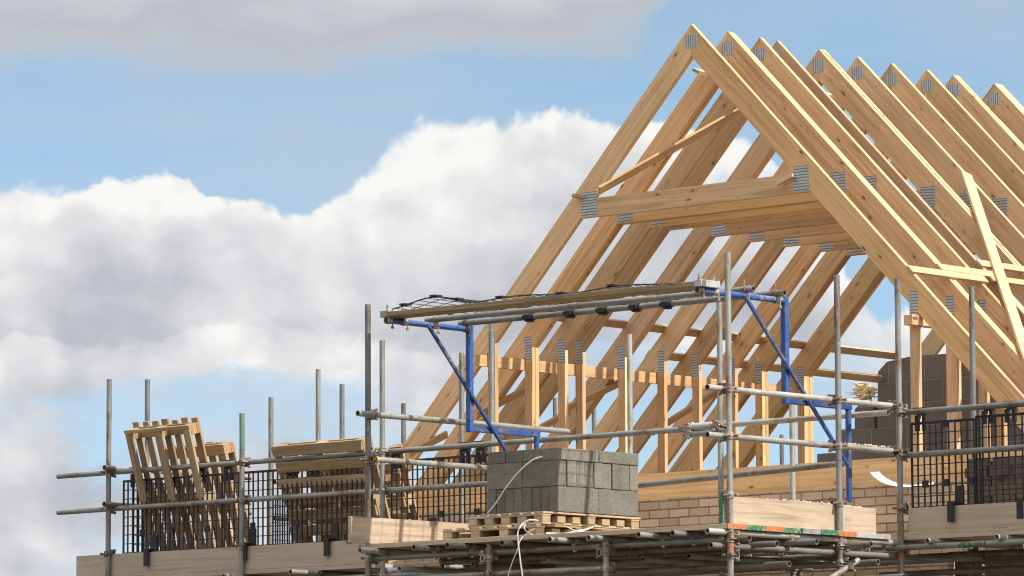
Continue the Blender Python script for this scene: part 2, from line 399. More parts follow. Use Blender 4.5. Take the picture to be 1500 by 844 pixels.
# faded tape on the nearest right rafter
a = RO(1470, 552, .0015); b = RO(1500, 585, .0015); 
beam('red_tape', (a.x, .022, a.z), (b.x, .022, b.z), .04, .0016, NR, M_PINK, None, 0)
tag(bpy.data.objects['red_tape'], 'faded red and white strip along the top edge of the nearest right rafter', 'tape')

# ------------------------------------------------------------------ house walls
def wall(name, label, boxes, mat, cat='wall', parent=None):
    bm = bmesh.new()
    for bx in boxes: add_box(bm, *bx)
    o = obj(name, bm, mat, parent); return tag(o, label, cat)
WX = at(1388, 830, Y=-.09).x; WZ = at(1440, 806, Y=-.09).z
wall('brick_wall', 'buff brick gable wall under the nearest truss, seen behind the loading platform',
     [(-4.0, WX, -.09, .012, 0, 4.745), (WX, WX + 1.2, -.09, .012, WZ, 4.745), (WX, WX + 1.2, -.09, .012, 0, WZ - 1.2), (WX + 1.2, 5.2, -.09, .012, 0, 4.745)], M_BRICK)
wall('inner_block_wall', 'dark blockwork leaf seen through the opening low in the brick wall', [(-3.9, 5.1, .10, .20, 0, 4.70)], M_BLOCKWALL)
M_BRICKY = masonry('buff_brick_side', .225, .075, .006, ((.66, .49, .34), (.43, .31, .21), (.36, .26, .18), (.60, .48, .35)), (.22, .125, .065), 'yz')
wall('side_brick_wall', 'brick side wall of the house under the left eaves', [(-4.0, -3.898, .014, 6.2, 0, 4.745)], M_BRICKY)
# far gable: stepped blockwork
GYW = 6.05
def gx(u, v): p = at(u, v, Y=GYW); return p.x, p.z
prof = [gx(1197, 674), gx(1197, 665), gx(1226, 663), gx(1226, 630), gx(1252, 628), gx(1252, 600), gx(1259, 592), gx(1278, 589), gx(1281, 628), gx(1285, 628), gx(1286, 545), gx(1299, 530)]
xR, zR = gx(1330, 523); prof += [(xR, zR), (xR + 3.4, zR), (xR + 3.4, 3.5), (prof[0][0], 3.5)]
bm = bmesh.new(); A = [bm.verts.new((x, GYW, z)) for x, z in prof]; B = [bm.verts.new((x, GYW + .1, z)) for x, z in prof]
bm.faces.new(A); bm.faces.new(B[::-1])
for i in range(len(A)): bm.faces.new((A[i], A[(i + 1) % len(A)], B[(i + 1) % len(A)], B[i]))
o = obj('block_gable', bm, M_BLOCKWALL); tag(o, 'dark grey stepped blockwork gable at the far end of the roof', 'wall')
# mineral wool tuft
bm = bmesh.new(); c = at(1271, 572, Y=GYW + .05); random.seed(5)
for k in range(240):
    a = random.gauss(0, 1); p0 = c + V((random.gauss(0, .045), random.uniform(-.04, .04), random.gauss(-.02, .035)))
    d = V((random.gauss(-.045, .05), random.gauss(0, .02), random.gauss(.012, .03))); q = p0 + d
    n = d.cross(V((random.random(), random.random(), random.random()))).normalized() * random.uniform(.006, .014); w = d.cross(n).normalized() * .008
    vs = [bm.verts.new(x) for x in (p0 - n, p0 + n, q + n * .4, q - n * .4)]; vt = [bm.verts.new(x + w) for x in (p0 - n, p0 + n, q + n * .4, q - n * .4)]
    bm.faces.new(vs); bm.faces.new(vt[::-1])
    for i in range(4): bm.faces.new((vs[i], vs[(i + 1) % 4], vt[(i + 1) % 4], vt[i]))
o = obj('insulation_tuft', bm, M_WOOL); tag(o, 'shaggy yellow tuft of mineral wool sticking out beside the block gable', 'insulation')
# white membrane strip
bm = bmesh.new(); c0 = [at(u, v, Y=yy) for u, v, yy in ((1274, 692, -.25), (1282, 700, -.24), (1295, 708, -.20), (1314, 712.5, -.16), (1336, 713, -.13), (1368, 709.5, -.12))]; c1_ = [at(u, v, Y=yy) for u, v, yy in ((1288, 691, -.19), (1295, 698, -.18), (1305, 704, -.15), (1318, 708.5, -.12), (1338, 710, -.10), (1368, 706.5, -.097))]
pts0, pts1 = spline(c0, 6), spline(c1_, 6); prev = None
for p, q in zip(pts0, pts1):
    o2 = V((.001, -.0015, .0008)); s_ = [bm.verts.new(x) for x in (p, q, q - o2, p - o2)]
    if prev:
        for i in range(4): bm.faces.new((prev[i], prev[(i + 1) % 4], s_[(i + 1) % 4], s_[i]))
    else: bm.faces.new(s_)
    prev = s_
bm.faces.new(prev)
o = obj('membrane_strip', bm, M_WHITE); tag(o, 'curled white plastic strip hanging along the top of the brick wall', 'plastic strip')

# ------------------------------------------------------------------ scaffold
YM, YI, YB, XL, XR = -1.5, -.45, -3.63, -.44, 3.34
ZP = 4.215                                   # top of the platform boards
def coupler_bm(d, off):
    """right-angle coupler: a clamp round the upright, one round the tube beside it, two bolts"""
    bm = bmesh.new(); d = V(d); off = V(off)
    add_tube(bm, (0, 0, -.026), (0, 0, .026), .0315, 12, True, 0, .009)
    add_tube(bm, off - d * .026, off + d * .026, .0315, 12, True, 0, .009)
    n = off.normalized()
    for s in (1, -1):
        p = d * s * .036; add_tube(bm, p - n * .035, p + n * .03, .0075, 6, False); add_tube(bm, p - n * .052, p - n * .034, .0135, 6, False)
        p = off + V((0, 0, s * .036)); add_tube(bm, p - n * .03, p + n * .035, .0075, 6, False); add_tube(bm, p + n * .03, p + n * .048, .0135, 6, False)
    add_box(bm, -.02, .02, -.02, .02, -.02, .02, 0, Matrix.Translation(off * .5))
    return bm
CMESH = {}
def coupler(parent, p, d, off):
    k = (tuple(d), tuple(off))
    if k not in CMESH:
        o = obj('coupler', coupler_bm(d, off), M_COUP, parent, Matrix.Translation(V(p)), True); CMESH[k] = o.data
    else: o = place(bpy.data.objects.new('coupler', CMESH[k]), Matrix.Translation(V(p)), parent)
    return o
def standard(x, y, ztop, label, couplers=(), mat=None, z0=0., tilt=0., paint=None, group='upright scaffold poles'):
    t = thing('scaffold_standard', label, 'scaffold pole', (x, y, z0), group)
    zj = None
    pipe('tube', (x, y, z0), (x + tilt, y, ztop), mat or M_TUBE, t)
    for z, d, off in couplers: coupler(t, (x, y, z), d, off)
    return t
Xd, Yd = (1, 0, 0), (0, 1, 0)
IN_Y = (0, .05, 0)                            # rail lies inside (behind) the pole
def rails_x(ends=(5.19, 4.85, 4.43)): return [(z, Xd, IN_Y) for z in ends]
LZ, TZ = 4.103, 4.153                         # ledger and transom centre heights
standard(at(158, 700, Y=YM).x, YM, at(158, 556, Y=YM).z, 'leftmost scaffold pole, grey, standing clear of the pallets against the sky', rails_x() + [(LZ, Xd, IN_Y)], tilt=.012)
standard(at(355, 700, Y=YM).x, YM, at(355, 606, Y=YM).z, 'scaffold pole between the two leaning pallets, its top painted green', rails_x() + [(LZ, Xd, IN_Y)], tilt=-.005)
gp = bpy.data.objects['scaffold_standard.001']; xq = at(355, 700, Y=YM).x
pipe('painted_top', (xq - .002, YM, 5.30), (xq - .005, YM, at(355, 606, Y=YM).z + .002), M_TUBEG, gp, R0 + .0012)
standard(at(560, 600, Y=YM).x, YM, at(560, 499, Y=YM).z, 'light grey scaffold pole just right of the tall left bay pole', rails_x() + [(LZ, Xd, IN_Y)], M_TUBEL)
standard(at(1055, 600, Y=YM).x, YM, at(1055, 440, Y=YM).z, 'dull scaffold pole close behind the tall front corner pole', [(5.19, Xd, (0, -.05, 0)), (LZ, Xd, IN_Y)])
standard(at(1317, 600, Y=YM).x, YM, at(1317, 408, Y=YM).z, 'scaffold pole at the left end of the right hand mesh guard', rails_x() + [(5.245, Yd, (-.05, 0, 0)), (4.885, Yd, (-.05, 0, 0)), (LZ, Xd, IN_Y)])
# inner row
for u, vt, lab, mt in ((216, 556, 'scaffold pole rising behind the left leaning pallet', M_TUBE), (397, 582, 'scaffold pole just left of the open topped leaning pallet', M_TUBE),
                       (676, 517, 'pale scaffold pole close to the left side of the blue column', M_TUBEL), (720, 470, 'scaffold pole close to the right side of the left blue column', M_TUBE),
                       (922, 490, 'light scaffold pole rising behind the stacked concrete blocks', M_TUBEL), (1159, 500, 'pale scaffold pole directly under the right blue column', M_TUBEL),
                       (1423, 420, 'rightmost tall scaffold pole, crossing the right rafters behind the mesh', M_TUBE)):
    p = at(u, vt, Y=YI); zt = p.z if u != 1159 else 5.45
    standard(p.x, YI, zt, lab, [(LZ, Xd, (0, -.05, 0))], mt)
# far side rows
for u, vt, X, lab in ((466, 541, -5.8, 'tall thin pole behind the middle of the open topped pallet'), (501, 563, -4.9, 'thin pole behind the right end of the open topped pallet'),
                      (591, 591, -5.8, 'short thin pole left of the nearest rafter foot'), (813, 583, -5.8, 'far pole seen between the knee posts left of the white gap'),
                      (870, 598, -5.8, 'far pole seen between the third and fourth knee posts'), (1145, 637, -4.9, 'far pole seen low between the last two knee posts')):
    p = at(u, vt, X=X); standard(X, p.y, p.z, lab, [], M_TUBE, group='far scaffold poles')
# bay
yl = at(541, 700, X=XL).y; xl0 = at(541, 700, Y=YB)
standard(at(540, 700, Y=YB).x, YB, at(540, 446, Y=YB).z, 'tall scaffold pole at the front left corner of the loading bay', [(5.27, Yd, (.05, 0, 0)), (4.905, Yd, (.05, 0, 0)), (LZ, Xd, IN_Y), (3.93, Xd, IN_Y)], tilt=-.008)
standard(at(1068, 600, Y=YB).x, YB, at(1069, 370, Y=YB).z, 'tallest scaffold pole at the near corner of the loading bay',
         [(5.245, Yd, (-.05, 0, 0)), (4.885, Yd, (-.05, 0, 0)), (4.435, Yd, (-.05, 0, 0)), (TZ + .0, Yd, (-.05, 0, 0)), (LZ, Xd, IN_Y), (3.98, Xd, IN_Y)], M_TUBEL)
standard(XR, at(1228, 600, X=XR).y, at(1227, 403, X=XR).z, 'scaffold pole at the middle of the bay side, in front of the right blue post', [(5.245, Yd, (-.05, 0, 0)), (4.885, Yd, (-.05, 0, 0)), (4.435, Yd, (-.05, 0, 0)), (LZ, Xd, (0, .05, 0)), (3.97, Xd, IN_Y)])
for u, lab in ((717, 'short support pole under the platform edge, below the left of the blocks'), (888, 'pale support pole under the platform edge, below the right of the blocks')):
    x = at(u, 820, Y=YB).x; standard(x, YB, 4.165, lab, [(LZ, Xd, IN_Y), (4.05, Yd, (-.05, 0, 0)), (3.93, Xd, IN_Y)], M_TUBEL if u > 800 else M_TUBE)
for u, X, lab in ((1162, 2.2, 'support pole low under the platform before the brick wall'), (745, .6, 'dim support pole far under the platform behind the hanging strap'), (1430, 3.9, 'pale support pole under the right walkway beside the dark opening')):
    y = -1.5 if u != 1430 else -.45
    x = at(u, 836, Y=y).x; standard(x, y, 4.07 if u != 1430 else 4.06, lab, [(3.98, Xd, IN_Y)], M_TUBE)

PB = [o for o in bpy.data.objects if o.get('label', '').startswith('tallest scaffold pole')][0]; xb = at(1068, 600, Y=YB).x; zr_ = at(1066, 806, Y=YB).z
pipe('paint_band', (xb, YB, zr_ - .02), (xb, YB, zr_ + .05), M_ORANGE, PB, R0 + .0014)
PB = [o for o in bpy.data.objects if o.get('label', '').startswith('scaffold pole at the left end of the right')][0]; xb = at(1317, 600, Y=YM).x
pipe('paint_band', (xb, YM, 4.02), (xb, YM, 4.12), M_ORANGE, PB, R0 + .0014)
def rail(p0, p1, label, mat=None, name='scaffold_tube', group='horizontal scaffold tubes', cat='scaffold tube'):
    o = pipe(name, p0, p1, mat); return tag(o, label, cat, group)
yr = YM + .05
a = at(85, 695, Y=yr); rail((a.x, yr, 5.19), (1.30, yr, 5.19), 'long top guard rail crossing in front of the leaning pallets to the sleeve joint')
rail((1.22, yr - .0, 5.19 + .012), (3.2, yr, 5.19 + .012), 'top guard rail from the sleeve joint towards the right blue post', M_TUBEL)
rail((3.36, yr, 5.192), (6.2, yr, 5.192), 'top guard rail above the right hand mesh guard')
a = at(85, 750, Y=yr); b = at(712, 707, Y=yr); rail((a.x, yr, 4.85), (b.x + .1, yr, 4.85), 'middle guard rail crossing the left mesh guards and pallets')
rail((3.36, yr, 4.85), (6.2, yr, 4.85), 'middle guard rail crossing the right hand mesh guard')
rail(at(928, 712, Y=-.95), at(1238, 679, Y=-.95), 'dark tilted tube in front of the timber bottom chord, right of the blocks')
# joint sleeve in the top rail
t = thing('sleeve_joint', 'bulky grey sleeve joint with clamps where two guard rails meet by the corner pole', 'scaffold fitting', (1.26, yr, 5.19))
pipe('sleeve', (1.17, yr, 5.203), (1.50, yr, 5.203), M_BAND, t, .034)
pipe('short_tube', (1.13, yr - .055, 5.135), (1.56, yr - .055, 5.14), M_TUBE, t)
for xx in (1.15, 1.49):
    coupler(t, (xx, yr - .052, 5.197), Xd, (0, .045, 0)); coupler(t, (xx + .02, yr - .055, 5.14), Xd, (0, .03, .03))
# side rails of the bay
xs = XL + .05
rail((xs, at(524, 607, X=xs).y, 5.27), (xs, at(832, 632, X=xs).y, 5.27), 'pale upper rail on the left side of the loading bay, passing under the blue column', M_TUBEL)
rail((xs, -3.60, 4.905), (xs, -1.2, 4.905), 'pale lower rail on the left side of the bay with yellow end cap', M_TUBEL)
pipe('end_cap', (xs, -3.635, 4.905), (xs, -3.585, 4.905), M_YELLOW, bpy.data.objects['scaffold_tube.007'], R0 + .004)
xs = XR - .05
rail((xs, at(1036, 567, X=xs).y, 5.245), (xs, -1.40, 5.245), 'pale upper rail on the right side of the loading bay', M_TUBEL)
rail((xs, at(1036, 637, X=xs).y, 4.885), (xs, -1.40, 4.885), 'pale lower rail on the right side of the loading bay, mortar crumbs on it', M_TUBEL)
M_MORTAR = plain('mortar_crumbs', (.60, .46, .36), .95, .3, 60)
def crumbs(parent, p0, p1, n, size, wid, seed):
    rnd = random.Random(seed); bm = bmesh.new(); p0 = V(p0); p1 = V(p1)
    for k in range(n):
        c = p0.lerp(p1, min(1, max(0, rnd.gauss(.5, .26)))) + V((rnd.uniform(-wid, wid), 0, 0)); sz = size * rnd.uniform(.4, 1.3)
        g = bmesh.ops.create_icosphere(bm, subdivisions=1, radius=sz, matrix=Matrix.Translation(c))
        for v in g['verts']: v.co += V((rnd.uniform(-1, 1), rnd.uniform(-1, 1), rnd.uniform(-1, .4))) * sz * .35
    o = obj('mortar_crumbs', bm, M_MORTAR, parent); o['kind'] = 'stuff'
crumbs([o for o in bpy.data.objects if o.get('label', '').startswith('pale lower rail on the right')][0], (xs, -2.15, 4.912), (xs, -1.58, 4.912), 46, .011, .012, 3)
# end rails at the left end of the walkway
for z, lab in ((5.225, 'upper end rail running back behind the left leaning pallet'), (4.885, 'lower end rail running back behind the left mesh guard')):
    rail((-5.78, -1.6, z), (-5.78, .3, z), lab)
# scaffold along the left side of the house
for z, X, lab in ((5.2, -5.75, 'far guard rail seen between the pallets, upper'), (4.85, -5.75, 'far guard rail seen between the pallets, lower')):
    rail((X, .6, z), (X, 9, z), lab)
# ledgers
led = 'under the loading platform'
rail((at(548, 815, Y=YB + .05).x, YB + .05, LZ), (at(1098, 786, Y=YB + .05).x, YB + .05, LZ), 'long front ledger tube directly below the front edge of the loading platform', M_TUBE)
rail((-.62, YB + .05, 3.93), (2.05, YB + .05, 3.93), 'lower front ledger tube along the bottom of the photo under the platform')
rail((-.2, -2.9, 4.10), (3.6, -2.9, 4.10), 'ledger tube under the platform, next behind the front one')
rail((-.3, -2.24, LZ), (3.62, -2.24, LZ), 'ledger tube under the platform ending beside the middle side pole')
rail((-6.4, yr, LZ), (-.4, yr, LZ), 'ledger tube under the left walkway', M_TUBE)
rail((-.35, yr, LZ - .02), (3.3, yr, LZ - .02), 'ledger tube under the back of the loading platform')
rail((3.25, YM - .05, LZ + .01), (6.2, YM - .05, LZ + .01), 'ledger tube below the right walkway with a strip of green tape', M_TUBEL)
tb = bpy.data.objects['scaffold_tube.020'] if 'scaffold_tube.020' in bpy.data.objects else None
LED_R = [o for o in bpy.data.objects if o.get('label', '').startswith('ledger tube below the right walkway')][0]
xg = at(1425, 800, Y=YM - .05).x; pipe('tape_band', (xg - .12, YM - .05, LZ + .01), (xg + .14, YM - .05, LZ + .01), M_GREEN, LED_R, R0 + .0012)
rail((-6.3, YI - .05, LZ), (6.2, YI - .05, LZ), 'inner ledger tube close to the brick wall')
rail((-.3, -2.0, 3.98), (3.5, -2.0, 3.98), 'low ledger tube under the rear half of the loading platform')
rail((-.3, -3.05, 3.93), (3.45, -3.05, 3.93), 'low ledger tube under the front half of the loading platform')
rail((xs - .0, -3.8, 4.05), (xs, -1.2, 4.05), 'tube under the right side of the loading platform, running back')
# transoms: front ends seen in a row below the platform edge
us = [527, 606, 655, 735, 805, 862, 935, 985, 1036]
for i, u in enumerate(us):
    y0 = -3.86 + (.02 if i % 2 else -.02) + (.04 if i == 3 else 0); x = at(u, 790, Y=y0).x
    t = thing('transom', ORD[i] + ' transom from the left of the row poking out under the platform front edge', 'scaffold tube', (x, y0, TZ), 'transoms under the loading platform')
    pipe('tube', (x, y0, TZ), (x, -1.25, TZ), M_TUBEL if i in (0, 5, 8) else M_TUBE, t)
    bm = bmesh.new(); add_tube(bm, (-.02, 0, 0), (.02, 0, 0), .0315, 12, True, 0, .008); add_tube(bm, (0, .02, -.05), (0, .02, .03), .008, 6, False); add_tube(bm, (-.012, 0, -.075), (.012, 0, -.075), .012, 6, False)
    add_box(bm, -.016, .016, -.02, .02, -.062, -.026)
    for yy in (-2.9, -2.24, YM + .05):
        b2 = bmesh.new(); add_tube(b2, (-.02, 0, 0), (.02, 0, 0), .031, 10, True, 0, .008); add_tube(b2, (0, -.022, -.05), (0, .022, -.05), .031, 10, True, 0, .007); add_tube(b2, (0, .028, -.10), (0, .028, .03), .007, 6, False); add_tube(b2, (0, -.03, -.09), (0, -.03, -.02), .012, 6, False)
        obj('clip', b2, M_COUP if (i + int(-yy * 10)) % 3 else M_BAND, t, frame((x, yy + .01, TZ), (0, 1, 0), (0, 0, 1)), True)
    obj('clip', bm, M_BAND if i % 3 else M_COUP, t, frame((x, YB + .05, TZ), (0, 1, 0), (0, 0, 1)), True)
for i, u in enumerate((327, 437)):
    x = at(u, 838, Y=-1.72).x; rail((x, -1.72 - .1 * i, TZ), (x, -.3, TZ), ('pale tube end poking out at the bottom below the green topped pole', 'pale tube end poking out below the left toe board beside its black clip')[i], M_TUBEL, 'transom', 'transoms under the walkways')
for i, x in enumerate((-5.7, -3.1, -2.35, -1.6)):
    rail((x, -1.50, TZ), (x, -.3, TZ), 'transom tube under the left walkway, ' + ('at its left end', 'right of the black clip', 'below the light grey pole', 'nearest the platform')[i], M_TUBE, 'transom', 'transoms under the walkways')
for i, u in enumerate((1358, 1460)):
    x = at(u, 800, Y=-1.62).x; rail((x, -1.62, TZ), (x, -.3, TZ), 'transom tube under the right walkway, ' + ('by its left end', 'by the right edge of the photo')[i], M_TUBEL, 'transom', 'transoms under the walkways')
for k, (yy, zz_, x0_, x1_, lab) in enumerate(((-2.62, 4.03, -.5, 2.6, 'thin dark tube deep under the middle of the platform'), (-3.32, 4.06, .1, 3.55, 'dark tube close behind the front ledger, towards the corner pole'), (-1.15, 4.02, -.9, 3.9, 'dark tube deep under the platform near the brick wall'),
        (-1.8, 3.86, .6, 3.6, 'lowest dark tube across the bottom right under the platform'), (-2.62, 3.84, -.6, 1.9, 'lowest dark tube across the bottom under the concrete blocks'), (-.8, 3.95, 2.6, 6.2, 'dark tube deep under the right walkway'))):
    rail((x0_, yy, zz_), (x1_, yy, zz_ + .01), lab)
# lower bearers under the platform (Y direction), deeper down
for i, u in enumerate((585, 680, 772, 905, 960)):
    x = at(u, 830, Y=-3.7).x; z = 4.0 + .012 * (i % 3)
    rail((x, -3.70 + .1 * i, z), (x, -1.3, z), ORD[i] + ' short tube from the left in the lower tier below the platform', M_TUBE if i % 2 else M_TUBEL, 'bearer_tube', 'lower bearers under the loading platform')
# couplers hanging in the underside tangle belong to a mid standard already; diagonal brace
a = at(1257, 821, X=XR + .06); b = at(1195, 862, X=XR + .06); d = (b - a).normalized()
t = thing('diagonal_brace', 'pale diagonal tube rising to the bottom of the middle side pole', 'scaffold tube', a)
pipe('tube', a, a + d * 4., M_TUBEL, t); coupler(t, a + d * .12, (0, 0, 1), (-.05, 0, 0))

# ------------------------------------------------------------------ boards
def sboard(p0, p1, label, mat=None, w=.222, t=.038, side=(0, 0, 1), ends=None, group=None, name='scaffold_board', cat='scaffold board', band=True):
    """board with galvanised end bands; ends = paint for the far (x1) end"""
    p0 = V(p0); p1 = V(p1); L = (p1 - p0).length; x = (p1 - p0).normalized()
    T = tag(place(bpy.data.objects.new(name, None), frame(p0, x, side)), label, cat, group); T.empty_display_size = .1
    bm = bmesh.new(); add_box(bm, 0, L, -w / 2, w / 2, -t / 2, t / 2, bevel=.002); obj('plank', bm, mat or M_BOARD, T, frame(p0, x, side))
    for k, (s, pc) in enumerate(((p0, None if not ends else ends[0]), (p1, None if not ends else ends[1]))):
        if pc is None and not band: continue
        bm = bmesh.new(); dx = .03 if pc is None else .012; a0, a1 = (-.0012, dx) if k == 0 else (L - dx, L + .0012)
        add_box(bm, a0, a1, -w / 2 - .0012, w / 2 + .0012, -t / 2 - .0012, t / 2 + .0012, bevel=.001)
        obj('end_band' if pc is None else 'painted_end', bm, pc or M_BAND, T, frame(p0, x, side))
    return T
zb = ZP - .019
cols = [M_ORANGE, M_GREEN, M_ORANGE, M_GREEN, None, M_GREEN, M_ORANGE, None, None]
random.seed(11)
for i in range(9):
    y = YB - .06 + .111 + i * .2265 + (0 if i < 9 else 0)
    nm = ('front board of the loading platform, its long edge facing the camera', None)[0] if i == 0 else ORD[i] + ' board back from the front of the loading platform, %s' % ('with an orange painted end', 'with a green painted end', 'with a bare banded end')[0 if cols[i] is M_ORANGE else 1 if cols[i] is M_GREEN else 2]
    sboard((XL - .06 + random.uniform(-.02, .02), y, zb), (XR + .03 + random.uniform(-.012, .012), y, zb + random.uniform(-.002, .002)), nm, ends=(None, cols[i]), group='loading platform boards')
names5 = ['outermost', 'second from the outside', 'middle', 'second from the wall', 'innermost']
for seg, (x0, x1, lab) in enumerate(((-6.28, -2.42, 'left walkway under the pallets'), (-2.40, 1.50, 'walkway behind the loading platform'), (1.52, 3.30, 'walkway behind the right blue post'), (3.32, 6.3, 'right walkway under the mesh guard'))):
    for j in range(5):
        y = YM + .13 + j * .2265
        if seg in (1, 2) and j == 0: continue
        sboard((x0 + random.uniform(-.02, 0), y, zb), (x1, y, zb), names5[j] + ' board of the ' + lab, group='walkway boards')
# toe boards
yt = YM + .048
def toe(p0, p1, label, side, mat, ends=None): return sboard(p0, p1, label, mat, .212, .036, side, ends, 'toe boards', 'toe_board', 'toe board', True if ends else False)
zt = ZP + .002 + .106
toe((-6.295, yt, zt), (-2.46, yt, zt), 'long weathered toe board along the left walkway below the pallets', (0, 1, 0), M_BOARD)
toe((3.40, yt, zt), (6.3, yt, zt), 'weathered toe board along the right walkway with black clips over it', (0, 1, 0), M_BOARD)
xt = XL + .05; y0 = at(512, 775, X=xt).y
toe((xt, y0, zt), (xt, -2.05, zt), 'sunlit pale toe board on the left side of the bay, pole shadows on it', (1, 0, 0), M_TOE)
xt = XR - .05; y0 = at(1056, 750, X=xt).y
toe((xt, y0, zt), (xt, at(1226, 755, X=xt).y, zt), 'longer sunlit toe board on the right side of the bay, green painted end', (1, 0, 0), M_TOE, (M_GREEN, None))
toe((xt - .002, at(1230, 760, X=xt).y, zt - .012), (xt - .002, at(1281, 760, X=xt).y, zt - .012), 'shorter broken toe board right of the middle side pole', (1, 0, 0), M_TOE)

T_ = [o for o in bpy.data.objects if o.get('label', '').startswith('longer sunlit toe')][0]
crumbs(T_, (xt, -3.1, zt + .108), (xt, -2.35, zt + .108), 34, .010, .014, 8)
T_ = [o for o in bpy.data.objects if o.get('label', '').startswith('shorter broken')][0]
crumbs(T_, (xt, -2.2, zt + .097), (xt, -1.85, zt + .097), 22, .010, .014, 9)
# ------------------------------------------------------------------ mesh brick guards
def guard(p0, d, L, zt_, zb_, label, nv=None, hooks=(.12, .88), clips=(.5,), n=(0, -1, 0), lean=0.):
    """wire guard hung from the top rail: local X along d, Z up"""
    d = V(d).normalized(); up = V((0, 0, 1)); Mw = frame(p0, d, up); Mw.translation = V(p0)
    T = tag(place(bpy.data.objects.new('brick_guard', None), Mw), label, 'mesh guard', 'black mesh guards'); T.empty_display_size = .1
    H = zt_ - p0[2]; Hb = zb_ - p0[2]; bm = bmp = bmesh.new(); w = .0055
    # Y axis of frame = z cross x
    nvv = nv or int(round(L / .062)); rnd = random.Random(int(L * 1000))
    fl = lambda z: lean * (z - Hb)
    for i in range(nvv + 1):
        x = L * i / nvv; ww = .0085 if i in (0, nvv) or i == nvv // 2 else w; bnd = rnd.uniform(-.003, .003)
        add_box(bm, x - ww + bnd, x + ww + bnd, -w, w, Hb, H)
    z = H; k = 0
    while z > Hb - .01:
        ww = .011 if k == 0 else .004; y = .0078
        add_box(bm, 0, L, -y - .002, -y + .003, z - ww, z + ww); z -= .083; k += 1
    for h in hooks:
        bm = bmesh.new(); x = L * h; zr = 5.19 - p0[2]
        for s in (-.035, .035):
            add_box(bm, x + s - .016, x + s + .016, -.014, .014, H - .06, zr - .025)
            add_box(bm, x + s - .013, x + s + .013, .012, .030, zr - .05, zr + .02)
        add_box(bm, x - .055, x + .055, -.032, .034, zr + .026, zr + .034); add_box(bm, x - .055, x - .02, .0258, .034, zr - .03, zr + .03); add_box(bm, x + .02, x + .055, -.034, -.0262, zr - .03, zr + .03)
        obj('hook', bm, M_BLACK, T, Mw)
    for c in clips:
        bm = bmesh.new(); x = L * c; zt2 = zt + .106 - p0[2]; out = -.075 if V(n).y < 0 else .075
        add_box(bm, x - .04, x + .04, -.016, .002, zt2 + .005, zt2 + .16)
        add_box(bm, x - .062, x + .0, -.084, -.018, zt2 + .002, zt2 + .03)
        add_box(bm, x - .062, x + .0, -.092, -.078, zt2 - .13, zt2 + .03)
        obj('toe_clip', bm, M_BLACK, T, Mw)
    for (x, z) in ((.5, .38), (.5, .98), (.2, .38), (.86, .38)):
        zz = Hb + (H - Hb) * z; add_box(bmp, L * x - .028, L * x + .028, -.014, .0, zz - .028, zz + .028)
    obj('wire_panel', bmp, M_BLACK, T, Mw)
    return T
yg = yr + .036; ztop, zbot = 5.10, 4.32
def gX(u): return at(u, 740, Y=yg).x
guard((gX(181), yg, zbot), Xd, gX(325) - gX(181), ztop, zbot, 'black mesh guard in front of the left leaning pallet', hooks=(.12, .8), clips=(.33,))
guard((gX(329), yg, zbot), Xd, gX(545) - gX(329), ztop, zbot, 'black mesh guard in front of the open topped pallet', hooks=(.03, .46, .62), clips=(.20, .76))
guard((gX(574), yg, zbot), Xd, gX(720) - gX(574), ztop, zbot, 'black mesh guard left of the concrete blocks, below the blue gate', hooks=(.05, .74, .9), clips=(.42,))
guard((gX(1337), yg, zbot), Xd, gX(1437) - gX(1337), ztop, zbot, 'black mesh guard at the right beside the pole, first of two', hooks=(.14,), clips=(.70,))
guard((gX(1428), yg + .03, zbot), Xd, 1.2, ztop + .02, zbot, 'black mesh guard running off the right edge of the photo', hooks=(.10, .28), clips=(.42,))
guard((-5.70, -1.30, zbot), Yd, .95, ztop, zbot, 'black mesh guard across the left end of the walkway', hooks=(), clips=())
guard((-5.70, .5, zbot), Yd, 2.2, ztop - .05, zbot, 'far black mesh guard seen between the two pallets', hooks=(), clips=())

# ------------------------------------------------------------------ pallets
def pallet(Mw, label, Wd, L, T, mat, n=7, sl=.095, ew=.1, bys=3, bxs=3, over=0., jit=.004):
    rnd = random.Random(int(Wd * 777 + L * 31 + len(label)))
    P = tag(place(bpy.data.objects.new('pallet', None), Mw), label, 'pallet', 'wooden pallets'); P.empty_display_size = .2
    a = T * .155; j = lambda: rnd.uniform(-jit, jit)
    def pc(name, x0, x1, y0, y1, z0, z1, alongx):
        bm = bmesh.new()
        if alongx:
            add_box(bm, 0, x1 - x0, 0, y1 - y0, 0, z1 - z0, bevel=.0015); M2 = Mw @ Matrix.Translation((x0, y0, z0))
        else:
            add_box(bm, 0, y1 - y0, -(x1 - x0), 0, 0, z1 - z0, bevel=.0015); M2 = Mw @ Matrix.Translation((x0, y0, z0)) @ Matrix.Rotation(PI / 2, 4, 'Z')
        return obj(name, bm, mat, P, M2)
    for x in (0, Wd / 2 - .05, Wd - .1): pc('bottom_board', x + j() + .002, x + .088 + j(), ew + .003, L - ew - .003, 0, a, False)
    for y in (0, L - ew): pc('end_board', 0, Wd, y, y + ew, 0, a, True)
    zb1 = T - 2 * a
    for x in [(Wd - .1) * q / (bxs - 1) for q in range(bxs)]:
        for y in [(L - .1) * q / (bys - 1) for q in range(bys)]: pc('spacer_block', x + .003, x + .097, y + .003, y + .097, a + .001, zb1 - .001, False)
    for y in (0, L / 2 - .05, L - .1): pc('stringer_board', 0, Wd, y, y + .1, zb1, zb1 + a - .001, True)
    for i in range(n):
        x = (Wd - sl) * i / (n - 1) + j(); pc('deck_board', x, x + sl + j(), j() * 2 - over, L + over + j() * 3, zb1 + a, T, False)
    return P
